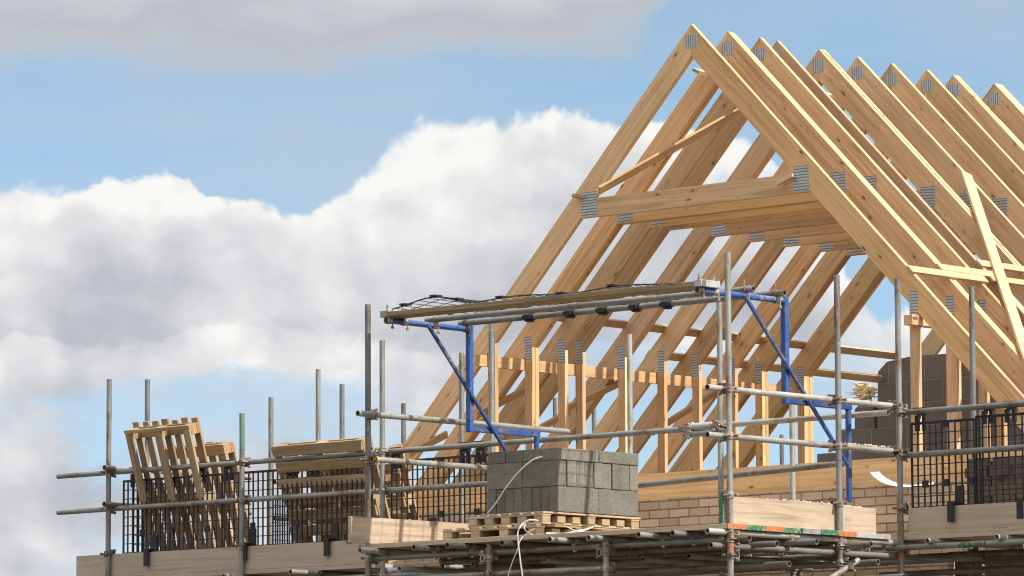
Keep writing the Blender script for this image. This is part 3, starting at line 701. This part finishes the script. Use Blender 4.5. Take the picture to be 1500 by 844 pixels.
def lean_frame(o, ang, flip, roll=0.):
    """x along the rail, y up the leaning face, z out of the face"""
    s, c = math.sin(ang), math.cos(ang); y = V((0, -s, c))
    x = V((-1, 0, 0)) if flip else V((1, 0, 0)); x = Matrix.Rotation(roll, 3, y.cross(x)) @ x; y = Matrix.Rotation(roll, 3, V((1, 0, 0)).cross(V((0, -s, c)))) @ y
    z = x.cross(y); Mx = Matrix((x, y, z)).transposed().to_4x4(); Mx.translation = V(o); return Mx
# left pallet pair: underside faces the camera
tl_ = at(181, 631, Y=-1.62); trr = at(295, 617, Y=-1.55); bl = at(221, 806, Z=ZP + .01)
ang = math.atan2(bl.y - tl_.y, tl_.z - bl.z) if bl.y > tl_.y else .3
ang = max(.22, min(.42, ang)); Lp = min(1.45, max(1.0, (tl_.z - ZP) / math.cos(ang)))
WA = .86
def lean_origin(xr, ytop, ztop_, L, ang): return V((xr, ytop + math.sin(ang) * L, ztop_ - math.cos(ang) * L))
oA = lean_origin(tl_.x + WA, tl_.y, tl_.z, Lp, ang)
pallet(lean_frame(oA, ang, True), 'tall pallet leaning on the rail at the left, upright slats standing above the rail', WA, Lp, .15, M_PALLET, 7, .078, ew=.035, over=.045)
oA2 = lean_origin(tl_.x + WA + .12, tl_.y + .30, tl_.z - .17, Lp - .18, ang)
pallet(lean_frame(oA2, ang - .02, True), 'second pallet leaning right behind the tall left one, mostly hidden by it', WA, Lp - .18, .14, M_PALLET, 7, .085)
# open topped pallet: horizontal slats face the camera
tB = at(397, 655, Y=-1.52); brB = at(528, 643, Y=-1.52); WB = brB.x - tB.x
LB = (tB.z - ZP - .01) / math.cos(.33)
sB, cB = math.sin(.33), math.cos(.33); up = V((0, -sB, cB)); oB = V((brB.x, tB.y + sB * LB, tB.z - cB * LB))
def slat_frame(o, rot=0.):
    x = up.copy(); y = V((-1, 0, 0)); z = x.cross(y); Mx = Matrix((x, y, z)).transposed().to_4x4(); Mx.translation = V(o); return Mx
zoff = V((0, -cB, -sB))
pallet(slat_frame(oB - zoff * .15), 'pallet leaning on the rail with level slats and an open box like top edge', LB, WB, .16, M_PALLET, 8, .092)
pallet(slat_frame(oB - zoff * .36 + V((.14, 0, -.0)) - up * .0), 'pallet leaning behind the open topped one, its sunlit edge showing at the right', LB - .14, WB, .14, M_PALLET, 7, .09)

# stacked blocks on two pallets
nc = at(786, 785, Z=ZP + .002)               # near bottom corner of the lower pallet
X1 = nc.x; Y1 = nc.y
BZ = at(818, 750, Y=Y1 + .26)                # block stack near corner
def flat_frame(x, y, z, rot=0.): return Matrix.Translation((x, y, z)) @ Matrix.Rotation(rot, 4, 'Z')
TPAL = (BZ.z - ZP - .006) / 2
WL = X1 - at(648, 778, Y=Y1).x
pallet(flat_frame(X1 - WL, Y1, ZP + .001, .0), 'lower of two flat pallets under the concrete blocks, on the platform boards', WL, 1.05, TPAL, M_PALE, 7, .095, bys=6, bxs=4)
xu = at(795, 760, Y=Y1 + .06).x; WU = xu - at(685, 760, Y=Y1 + .06).x
pallet(flat_frame(xu - WU, Y1 + .06, ZP + .003 + TPAL, 0), 'upper of two flat pallets, directly under the concrete blocks', WU, 1.18, TPAL, M_PALE, 7, .095, bys=7, bxs=5)
BX = BZ.x; BY = BZ.y; z0 = BZ.z + .002
WBk = BX - at(713, 752, Y=BY).x; DBk = at(936, 762, X=BX).y - BY; HB = at(821, 655, Y=BY).z - z0
bl_, bw_, bt_ = DBk / 2, WBk / 4, (HB) / 5.2
bh_ = bt_ * 2.1
def block(x0, x1, y0, y1, za, zc, label, rz=0.):
    t = .0022; bm = bmesh.new(); cx, cy, cz = (x0 + x1) / 2, (y0 + y1) / 2, (za + zc) / 2
    add_box(bm, x0 + t - cx, x1 - t - cx, y0 + t - cy, y1 - t - cy, za + .0008 - cz, zc - .0008 - cz, bevel=.005)
    o = obj('concrete_block', bm, M_BLOCK, None, flat_frame(cx, cy, cz, rz)); return tag(o, label, 'concrete block', 'stacked concrete blocks')
random.seed(21); jt = lambda s=.004: random.uniform(-s, s)
rowname = ['front row', 'back row']
for r in range(2):
    for i in range(8):
        x = BX - WBk + i * WBk / 8; dy = jt(.006); block(x, x + WBk / 8, BY + r * bl_ + dy, BY + (r + 1) * bl_ + dy, z0, z0 + bh_, '%s upright concrete block from the left, bottom course, %s of the stack' % (ORD[i], rowname[r]))
for c in range(2):
    for i in range(9):
        y = BY + i * DBk / 9; dx = jt(.005); x = BX - WBk + c * WBk / 2; block(x + dx + .004, x + dx + WBk / 2 + .004, y - .004, y - .004 + DBk / 9, z0 + bh_, z0 + 2 * bh_, '%s concrete block from the front, middle course, %s half of the stack' % (ORD[i], ('left', 'right')[c]))
for r in range(2):
    for i in range(4):
        x = BX - WBk + i * bw_ + .012; dy = jt(.008); block(x, x + bw_, BY + r * bl_ + dy, BY + (r + 1) * bl_ + dy, z0 + 2 * bh_, z0 + HB, '%s flat concrete block from the left, top course, %s of the stack' % (ORD[i], rowname[r]))
# strapping
def strap(pts, label, r=.005, n=10):
    bm = bmesh.new(); sweep(bm, spline(pts, n), r, 6, .6); o = obj('strap', bm, M_STRAP, None, None, True); return tag(o, label, 'strapping', 'loose white straps')
yf = BY - .012
strap([at(795, 669, Y=yf), at(780, 674, Y=yf - .02), at(760, 691, Y=yf - .03), at(742, 713, Y=yf - .03), at(727, 736, Y=yf - .02), at(714, 752, Y=yf - .012)], 'white strap slack across the dark front of the concrete blocks', .006)
yp = Y1 - .02
strap([at(789, 763, Y=yp), at(776, 762, Y=yp - .03), at(765, 768, Y=yp - .05), at(758.5, 780, Y=YB - .11), at(759, 795, Y=YB - .12), at(762, 820, Y=YB - .12), at(766, 850, Y=YB - .12), at(768, 880, Y=YB - .1)], 'thick white strap looping out of the pallets and hanging off the platform edge', .008)
strap([at(783, 774, Y=yp), at(773, 781, Y=yp - .04), at(763, 790, Y=YB - .1), at(758, 805, Y=YB - .12), at(750, 825, Y=YB - .13), at(744, 845, Y=YB - .12), at(742, 870, Y=YB - .1)], 'thin white strap end hanging left of the thick one', .005)
strap([at(770, 766, Y=yp - .03), at(768, 774, Y=yp - .05), at(775, 781, Y=yp - .05), at(784, 784.5, Y=yp - .02)], 'small white strap curl at the corner of the lower pallet', .005)
xp = X1 + .06
strap([at(826, 770, X=xp), at(842, 777, X=xp + .03), at(853, 778, X=xp + .03), at(868, 772, X=xp + .04), at(874, 769, X=xp + .03)], 'white strap tangle lying by the sunlit side of the lower pallet', .006)
strap([at(800, 781, X=xp), at(830, 781, X=xp + .02), at(850, 777, X=xp + .03), at(862, 775, X=xp + .04)], 'white strap lying along the foot of the lower pallet', .006)

# ------------------------------------------------------------------ loose bricks on the right walkway
random.seed(4)
bx0 = at(1426, 735, Y=-1.0).x; k = 0
for c in range(8):
    for i in range(3 if c > 6 else 4):
        for r in range(2):
            x = bx0 + i * .225 + jt(.012) + (.03 if c % 2 else 0); y = -1.1 + r * .12; z = ZP + .002 + c * .0762
            bm = bmesh.new(); add_box(bm, 0, .215, 0, .1025, 0, .075, bevel=.004)
            o = obj('brick', bm, M_BRICKLOOSE, None, flat_frame(x, y, z, jt(.06)))
            tag(o, '%s brick from the left in the %s layer, %s of the brown brick stack' % (ORD[i], ('bottom', 'second', 'third', 'fourth', 'fifth', 'sixth', 'seventh', 'top')[c], ('front', 'rear')[r]), 'brick', 'stacked bricks behind the mesh')

# ------------------------------------------------------------------ blue up-and-over loading gate
GL, GR, GY = -.20, 3.08, -2.65
G = thing('loading_gate', 'blue framed loading bay gate swung up overhead, mesh and boards on top', 'safety gate', (1.4, GY, ZP))
AZ = at(690, 478, X=GL).z
def bar(name, p0, p1, parent, mat=M_BLUE, w=.05): return beam(name, p0, p1, w, w, (1, 0, 0), mat, parent, .004)
def side_frame(X, pts, mat, tipY):
    sf = bpy.data.objects.new('side_frame', None); place(sf, Matrix.Translation((X, GY, ZP)), G); sf.empty_display_size = .1
    zt_ = pts['top']; zl = pts['low']; yc = pts['yc']
    bar('column', (X, yc, zl - .03), (X, yc, zt_ + .005), sf, M_BLUE)
    pipe('top_arm', (X, yc - .027, zt_ - .028), (X, tipY, zt_ - .028 + pts.get('drop', 0)), mat, sf)
    bar('lower_arm', (X, yc + .027, zl), (X, pts['yp'] + .025, zl), sf, M_BLUE)
    pipe('post', (X, pts['yp'], zl - .026), (X, pts['yp'], pts['pb']), M_BLUE, sf)
    bar('brace', pts['b0'], pts['b1'], sf, pts['bm'], .028)
    return sf
ycl = at(688, 550, X=GL).y; ycr = at(1150, 510, X=GR).y
l0 = at(691, 622, X=GL); r0 = at(1155, 587, X=GR)
o1 = .042
a = at(628, 478, X=GL + o1); b = at(741, 660, X=GL + o1)
side_frame(GL, dict(top=AZ, low=l0.z - .035, yc=ycl, yp=at(786, 645, X=GL).y, pb=4.35, b0=a, b1=b, bm=M_BLUEW), M_BLUE, at(572, 462, X=GL).y)
a = at(1090, 432, X=GR + o1); b = at(1242, 682, X=GR + o1)
AZR = at(1150, 436, X=GR).z
side_frame(GR, dict(top=AZR, low=r0.z, yc=ycr, yp=at(1243, 640, X=GR).y, pb=at(1248, 736, X=GR).z, b0=a, b1=b, bm=M_BLUE), M_BLUEW, at(1030, 420, X=GR).y)
zz = AZ - .028 + R0 * 2 + .001; zz2 = AZR - .028 + R0 * 2 + .001
ya = at(636, 466, X=GL).y; yb_ = at(686, 470, X=GL).y
pipe('cross_tube', (GL - .09, ya, zz), (GR + .09, ya, zz2), M_TUBE, G)
pipe('cross_tube', (GL - .07, yb_ - .03, zz), (GR + .09, yb_ - .03, zz2), M_TUBE, G)
yf0 = at(566, 458, X=GL).y
beam('gate_board', (GL - .05, yf0 + .10, zz - .0), (GR + .04, yf0 + .10, zz2), .225, .038, (0, 0, 1), M_OLIVE, G)
for X_, z_ in ((GL - .05, zz), (GR - .01, zz2)):
    bm = bmesh.new(); add_box(bm, X_ - .01, X_ + .06, yf0 - .015, yf0 + .215, z_ - .023, z_ + .030, bevel=.003); obj('end_strap', bm, M_BAND, G)
# mesh panel lying on the gate (slightly bowed)
bm = bmesh.new(); x0, x1 = GL + .06, GR - .3; y0_, y1_ = yf0 + .02, yb_ + .02
def bow(x): 
    s = (x - x0) / (x1 - x0); return .062 * math.exp(-((s - .16) / .10) ** 2) + .012 * math.sin(s * 17)
zl_ = lambda x: zz + (zz2 - zz) * (x - x0) / (x1 - x0) + .036
N = 34
for k in range(7):
    y = y0_ + (y1_ - y0_) * k / 6
    sweep(bm, [(x0 + (x1 - x0) * i / 40, y, zl_(x0 + (x1 - x0) * i / 40) + bow(x0 + (x1 - x0) * i / 40)) for i in range(41)], .006 if k in (0, 6) else .003, 5)
for i in range(N + 1):
    x = x0 + (x1 - x0) * i / N; zz_ = zl_(x) + bow(x) + .006
    sweep(bm, [(x, y0_, zz_), (x, y1_, zz_)], .003, 5)
for s in (.04, .155, .235, .4, .62, .8):
    x = x0 + (x1 - x0) * s; add_box(bm, x - .035, x + .035, y0_ - .02, y0_ + .06, zl_(x) + bow(x) + .004, zl_(x) + bow(x) + .018)
obj('gate_mesh', bm, M_BLACK, G)
for X_, z_ in ((GL, zz), (GR, zz2)):
    for y in (yf0 + .02, yf0 + .2, ya, yb_ - .03):
        bm = bmesh.new(); add_tube(bm, (0, -.022, -.048), (0, .022, -.048), .031, 10, True, 0, .007); add_tube(bm, (-.022, 0, 0), (.022, 0, 0), .031, 10, True, 0, .007)
        add_tube(bm, (.02, .03, -.11), (.02, .03, .05), .006, 6, False); add_tube(bm, (.02, .03, -.115), (.02, .03, -.095), .013, 6, False); add_tube(bm, (.02, -.03, .02), (.02, -.03, .075), .007, 6, False)
        obj('clamp', bm, M_COUP, G, Matrix.Translation((X_, y, z_)), True)

for u in (776, 836, 884, 932, 978):
    X_ = at(u, 455, Y=yb_ - .03).x; z_ = zz + (zz2 - zz) * (X_ - GL) / (GR - GL)
    bm = bmesh.new(); add_tube(bm, (-.05, 0, 0), (.05, 0, 0), .033, 10, True, 0, .008); add_box(bm, -.045, .035, -.05, -.03, -.02, .012); add_box(bm, -.02, .03, -.03, .02, -.042, -.03)
    obj('mesh_clip', bm, M_BLACK, G, Matrix.Translation((X_, yb_ - .03, z_)))
# ------------------------------------------------------------------ ground
bm = bmesh.new(); g = 3000
vs = [bm.verts.new((x, y, 0)) for x, y in ((-g, -g), (g, -g), (g, g), (-g, g))]; bm.faces.new(vs)
M, t, b = material('site_earth', .95, 0, .1)
tc = t.new('ShaderNodeTexCoord'); n = t.noise(tc.outputs['Object'], .35, 8, .65); n2 = t.noise(tc.outputs['Object'], 6., 5, .6)
c = t.mix(t.mapr(n, .35, .65), (.085, .066, .046), (.135, .105, .075)); c = t.mix(t.mapr(n2, .45, .75, 0, .5), c, (.065, .05, .035))
t.l.new(c, b.inputs['Base Color']); bump(t, b, n2, .6, .05)
tag(obj('ground', bm, M), kind='structure')

# ------------------------------------------------------------------ sky, sun
SUN_AZ, SUN_EL = math.radians(7), math.radians(44)      # azimuth from +X towards +Y
sd = V((math.cos(SUN_EL) * math.cos(SUN_AZ), math.cos(SUN_EL) * math.sin(SUN_AZ), math.sin(SUN_EL)))
L = bpy.data.lights.new('sun', 'SUN'); L.energy = 4.3; L.angle = math.radians(.55); L.color = (1, .945, .86)
so = bpy.data.objects.new('sun', L); COL.objects.link(so); so.rotation_euler = sd.to_track_quat('Z', 'Y').to_euler(); so.location = (20, 10, 30)
w = bpy.data.worlds.new('World'); S.world = w; w.use_nodes = True
t = NT(w.node_tree, '2D'); bg = t.n['Background']; out = t.n['World Output']
tc = t.new('ShaderNodeTexCoord'); D = tc.outputs['Generated']
sep = t.new('ShaderNodeSeparateXYZ'); t.l.new(D, sep.inputs[0])
# clear sky: Nishita looked up a little higher than the true direction, so the horizon stays blue
cb = t.new('ShaderNodeCombineXYZ'); t.l.new(sep.outputs[0], cb.inputs[0]); t.l.new(sep.outputs[1], cb.inputs[1]); t.l.new(t.math('ADD', t.math('MULTIPLY', t.math('MAXIMUM', sep.outputs[2], 0), 1.6), .115), cb.inputs[2])
nm = t.new('ShaderNodeVectorMath', operation='NORMALIZE'); t.l.new(cb.outputs[0], nm.inputs[0])
sky = t.new('ShaderNodeTexSky', sky_type='NISHITA'); sky.sun_disc = False; sky.sun_elevation = SUN_EL; sky.sun_rotation = math.radians(90) - SUN_AZ
sky.air_density = 1.0; sky.dust_density = .6; sky.ozone_density = 1.0; t.l.new(nm.outputs[0], sky.inputs[0])
t.l.new(t.mix(1., sky.outputs[0], (1., 1.05, .93), 'MULTIPLY'), bg.inputs[0]); bg.inputs[1].default_value = .15
# cloud layout in azimuth / elevation (thousandths of a 6.6 rad unit), all round the horizon
fh = V((CF.x, CF.y)).normalized()
fx = t.math('ADD', t.math('MULTIPLY', sep.outputs[0], fh.y), t.math('MULTIPLY', sep.outputs[1], -fh.x))
fy = t.math('ADD', t.math('MULTIPLY', sep.outputs[0], fh.x), t.math('MULTIPLY', sep.outputs[1], fh.y))
az = t.math('MULTIPLY', t.math('ARCTAN2', fx, fy), 6.598); el = t.math('MULTIPLY', t.math('ARCSINE', sep.outputs[2]), 6.598)
P = t.new('ShaderNodeCombineXYZ'); t.l.new(az, P.inputs[0]); t.l.new(el, P.inputs[1]); P = P.outputs[0]
def curve(x, pts):
    n = t.new('ShaderNodeFloatCurve'); t.l.new(x, n.inputs['Value']); c = n.mapping.curves[0]
    while len(c.points) < len(pts): c.points.new(.5, .5)
    for q, (a, b2) in zip(c.points, pts): q.location = (a, b2 * .5); q.handle_type = 'AUTO'
    n.mapping.update(); return t.math('MULTIPLY', n.outputs[0], 2.)
u01 = t.math('PINGPONG', t.math('ADD', t.math('MULTIPLY', az, .5), .5), 1.)     # [-1,1] -> [0,1], mirrored further round
def px(u, v): return ((((u - 750) / 1000) * .5 + .5), (1174 - v) / 1000)
top = curve(u01, [(0, .80)] + [px(u, v) for u, v in ((-120, 330), (0, 288), (80, 268), (170, 258), (240, 256), (320, 290), (400, 312), (470, 312), (515, 275), (560, 232), (620, 196), (700, 178), (780, 186), (870, 200), (960, 188), (1050, 200), (1130, 235), (1200, 330), (1260, 440), (1330, 470), (1420, 430), (1550, 380))] + [(1., .82)])
def voro(vec, scale, detail=3., rough=.5):
    n = t.new('ShaderNodeTexVoronoi', feature='F1', voronoi_dimensions='2D'); n.inputs['Scale'].default_value = scale; n.inputs['Detail'].default_value = detail
    n.inputs['Roughness'].default_value = rough; n.normalize = True; t.l.new(vec, n.inputs['Vector']); return n.outputs['Distance']
wn = t.new('ShaderNodeTexNoise', noise_dimensions='2D'); t.l.new(P, wn.inputs['Vector']); wn.inputs['Scale'].default_value = 6.; wn.inputs['Detail'].default_value = 2.5
wa = t.new('ShaderNodeVectorMath', operation='MULTIPLY_ADD'); t.l.new(wn.outputs['Color'], wa.inputs[0]); wa.inputs[1].default_value = (.06, .05, 0); t.l.new(P, wa.inputs[2]); PW = wa.outputs[0]
def shift(vec, dx, dy):
    n = t.new('ShaderNodeVectorMath', operation='ADD'); t.l.new(vec, n.inputs[0]); n.inputs[1].default_value = (dx, dy, 0); return n.outputs[0]
def puff(vec):
    a = t.math('SUBTRACT', .42, voro(vec, 9.5, 3., .5)); b = t.math('SUBTRACT', t.noise(vec, 5.5, 8, .56), .5)
    return t.math('ADD', t.math('MULTIPLY', a, .075), t.math('MULTIPLY', b, .13))
pf = puff(PW)
def billow(vec):     # smoother field for the light and shade of the heads
    return t.math('ADD', t.math('MULTIPLY', t.math('SUBTRACT', .42, voro(vec, 6.5, 2., .4)), .13), t.math('MULTIPLY', t.math('SUBTRACT', t.noise(vec, 5., 4.5, .5), .5), .17))
bl0 = billow(PW); bl1 = billow(shift(PW, .028, .042))
depth = t.math('SUBTRACT', top, el)
edge = t.math('SUBTRACT', t.math('ADD', depth, pf), .012)
soft = t.mapr(t.noise(P, 3.1, 2, .5), .35, .7, .006, .024)
d1 = t.mapr(edge, -.006, soft, 0, 1, True)
relief = t.math('SUBTRACT', bl0, bl1)                                             # bright where the puffs face the sun
big = t.noise(t.mapping(PW, (1., 1.8, 1)), 3.0, 4, .5)
elw = t.math('ADD', el, t.math('MULTIPLY', t.math('SUBTRACT', t.noise(t.mapping(PW, (1., 1.4, 1)), 4.2, 5, .55), .5), .16))
low = t.math('SUBTRACT', curve(elw, [(0, .66), (.33, .66), (.50, .60), (.585, .62), (.625, .74), (.655, .76), (.672, .56), (.70, .36), (.76, .0), (1., .0)]), 1.)
dterm = t.math('MULTIPLY', depth, -2.05)
shade = t.math('ADD', t.math('ADD', t.math('MAXIMUM', dterm, low), t.math('ADD', t.math('MULTIPLY', relief, 3.3), t.math('MULTIPLY', t.math('SUBTRACT', pf, puff(shift(PW, .016, .024))), 1.7))), t.math('MULTIPLY', t.math('SUBTRACT', big, .5), 1.05))
c1 = t.ramp(t.math('ADD', shade, 1.0), [(.15, (.45, .465, .515)), (.42, (.53, .545, .59)), (.66, (.66, .67, .70)), (.86, (.81, .81, .81)), (1., (.93, .925, .90))])
# hazy cloud below the bank, thinning into pale blue
lown = t.noise(t.mapping(PW, (1.5, 3.4, 1)), 2.1, 6, .58)
band = curve(el, [(0, .72), (.3, .70), (.42, .66), (.50, .44), (.56, .38), (.60, .52), (.65, .85), (.70, 1.), (1., 1.)])
left = t.mapr(az, -.75, -.25, .24, -.06)
d1 = t.math('MULTIPLY', d1, t.mapr(t.math('ADD', t.math('ADD', t.math('MULTIPLY', t.math('SUBTRACT', lown, .5), 2.1), band), left), .25, .80, .12, 1., True))
# high grey sheet, upper left
sn = t.noise(t.mapping(PW, (1., 2.2, 1), ), 2.4, 6, .55)
sheet_h = curve(u01, [(0, .93)] + [px(u, v) for u, v in ((-200, 110), (0, 100), (200, 92), (400, 80), (560, 92), (700, 70), (820, 50), (930, 30), (980, -20), (1080, -90), (1300, -140))] + [(1., 1.3)])
d2 = t.mapr(t.math('ADD', t.math('ADD', t.math('SUBTRACT', el, sheet_h), .035), t.math('MULTIPLY', t.math('SUBTRACT', sn, .5), .16)), -.02, .06, 0, .93, True)
hole = t.mapr(t.noise(P, .55, 4, .5), .36, .54, .25, 1, True)                       # higher overhead the sheet breaks up
d2 = t.math('MAXIMUM', t.math('MULTIPLY', d2, t.mapr(el, 1.35, 2.2, 1., hole)), t.mapr(t.noise(t.mapping(PW, (.6, 2.4, 1)), 1.9, 7, .60), .34, .70, .03, .42))   # a thin veil everywhere
c2 = t.ramp(t.math('ADD', t.math('MULTIPLY', t.math('SUBTRACT', el, sheet_h), 3.), t.math('MULTIPLY', sn, .7)), [(.2, (.66, .67, .69)), (.45, (.56, .565, .60)), (.8, (.80, .80, .80))])
cl1 = t.new('ShaderNodeBackground'); cl1.inputs[1].default_value = .72; t.l.new(c1, cl1.inputs[0]); cl2 = t.new('ShaderNodeBackground'); t.put(cl2.inputs[1], t.mapr(el, 1.5, 4., .66, 1.42)); t.l.new(c2, cl2.inputs[0])
m1 = t.new('ShaderNodeMixShader'); t.l.new(d2, m1.inputs[0]); t.l.new(bg.outputs[0], m1.inputs[1]); t.l.new(cl2.outputs[0], m1.inputs[2])
m2 = t.new('ShaderNodeMixShader'); t.l.new(d1, m2.inputs[0]); t.l.new(m1.outputs[0], m2.inputs[1]); t.l.new(cl1.outputs[0], m2.inputs[2])
t.l.new(m2.outputs[0], out.inputs[0])

S.view_settings.view_transform = 'Standard'; S.view_settings.look = 'None'; S.view_settings.exposure = .5; S.view_settings.gamma = 1.
S.cycles.max_bounces = 6; S.cycles.pixel_filter_type = 'BLACKMAN_HARRIS'; S.cycles.filter_width = 1.1
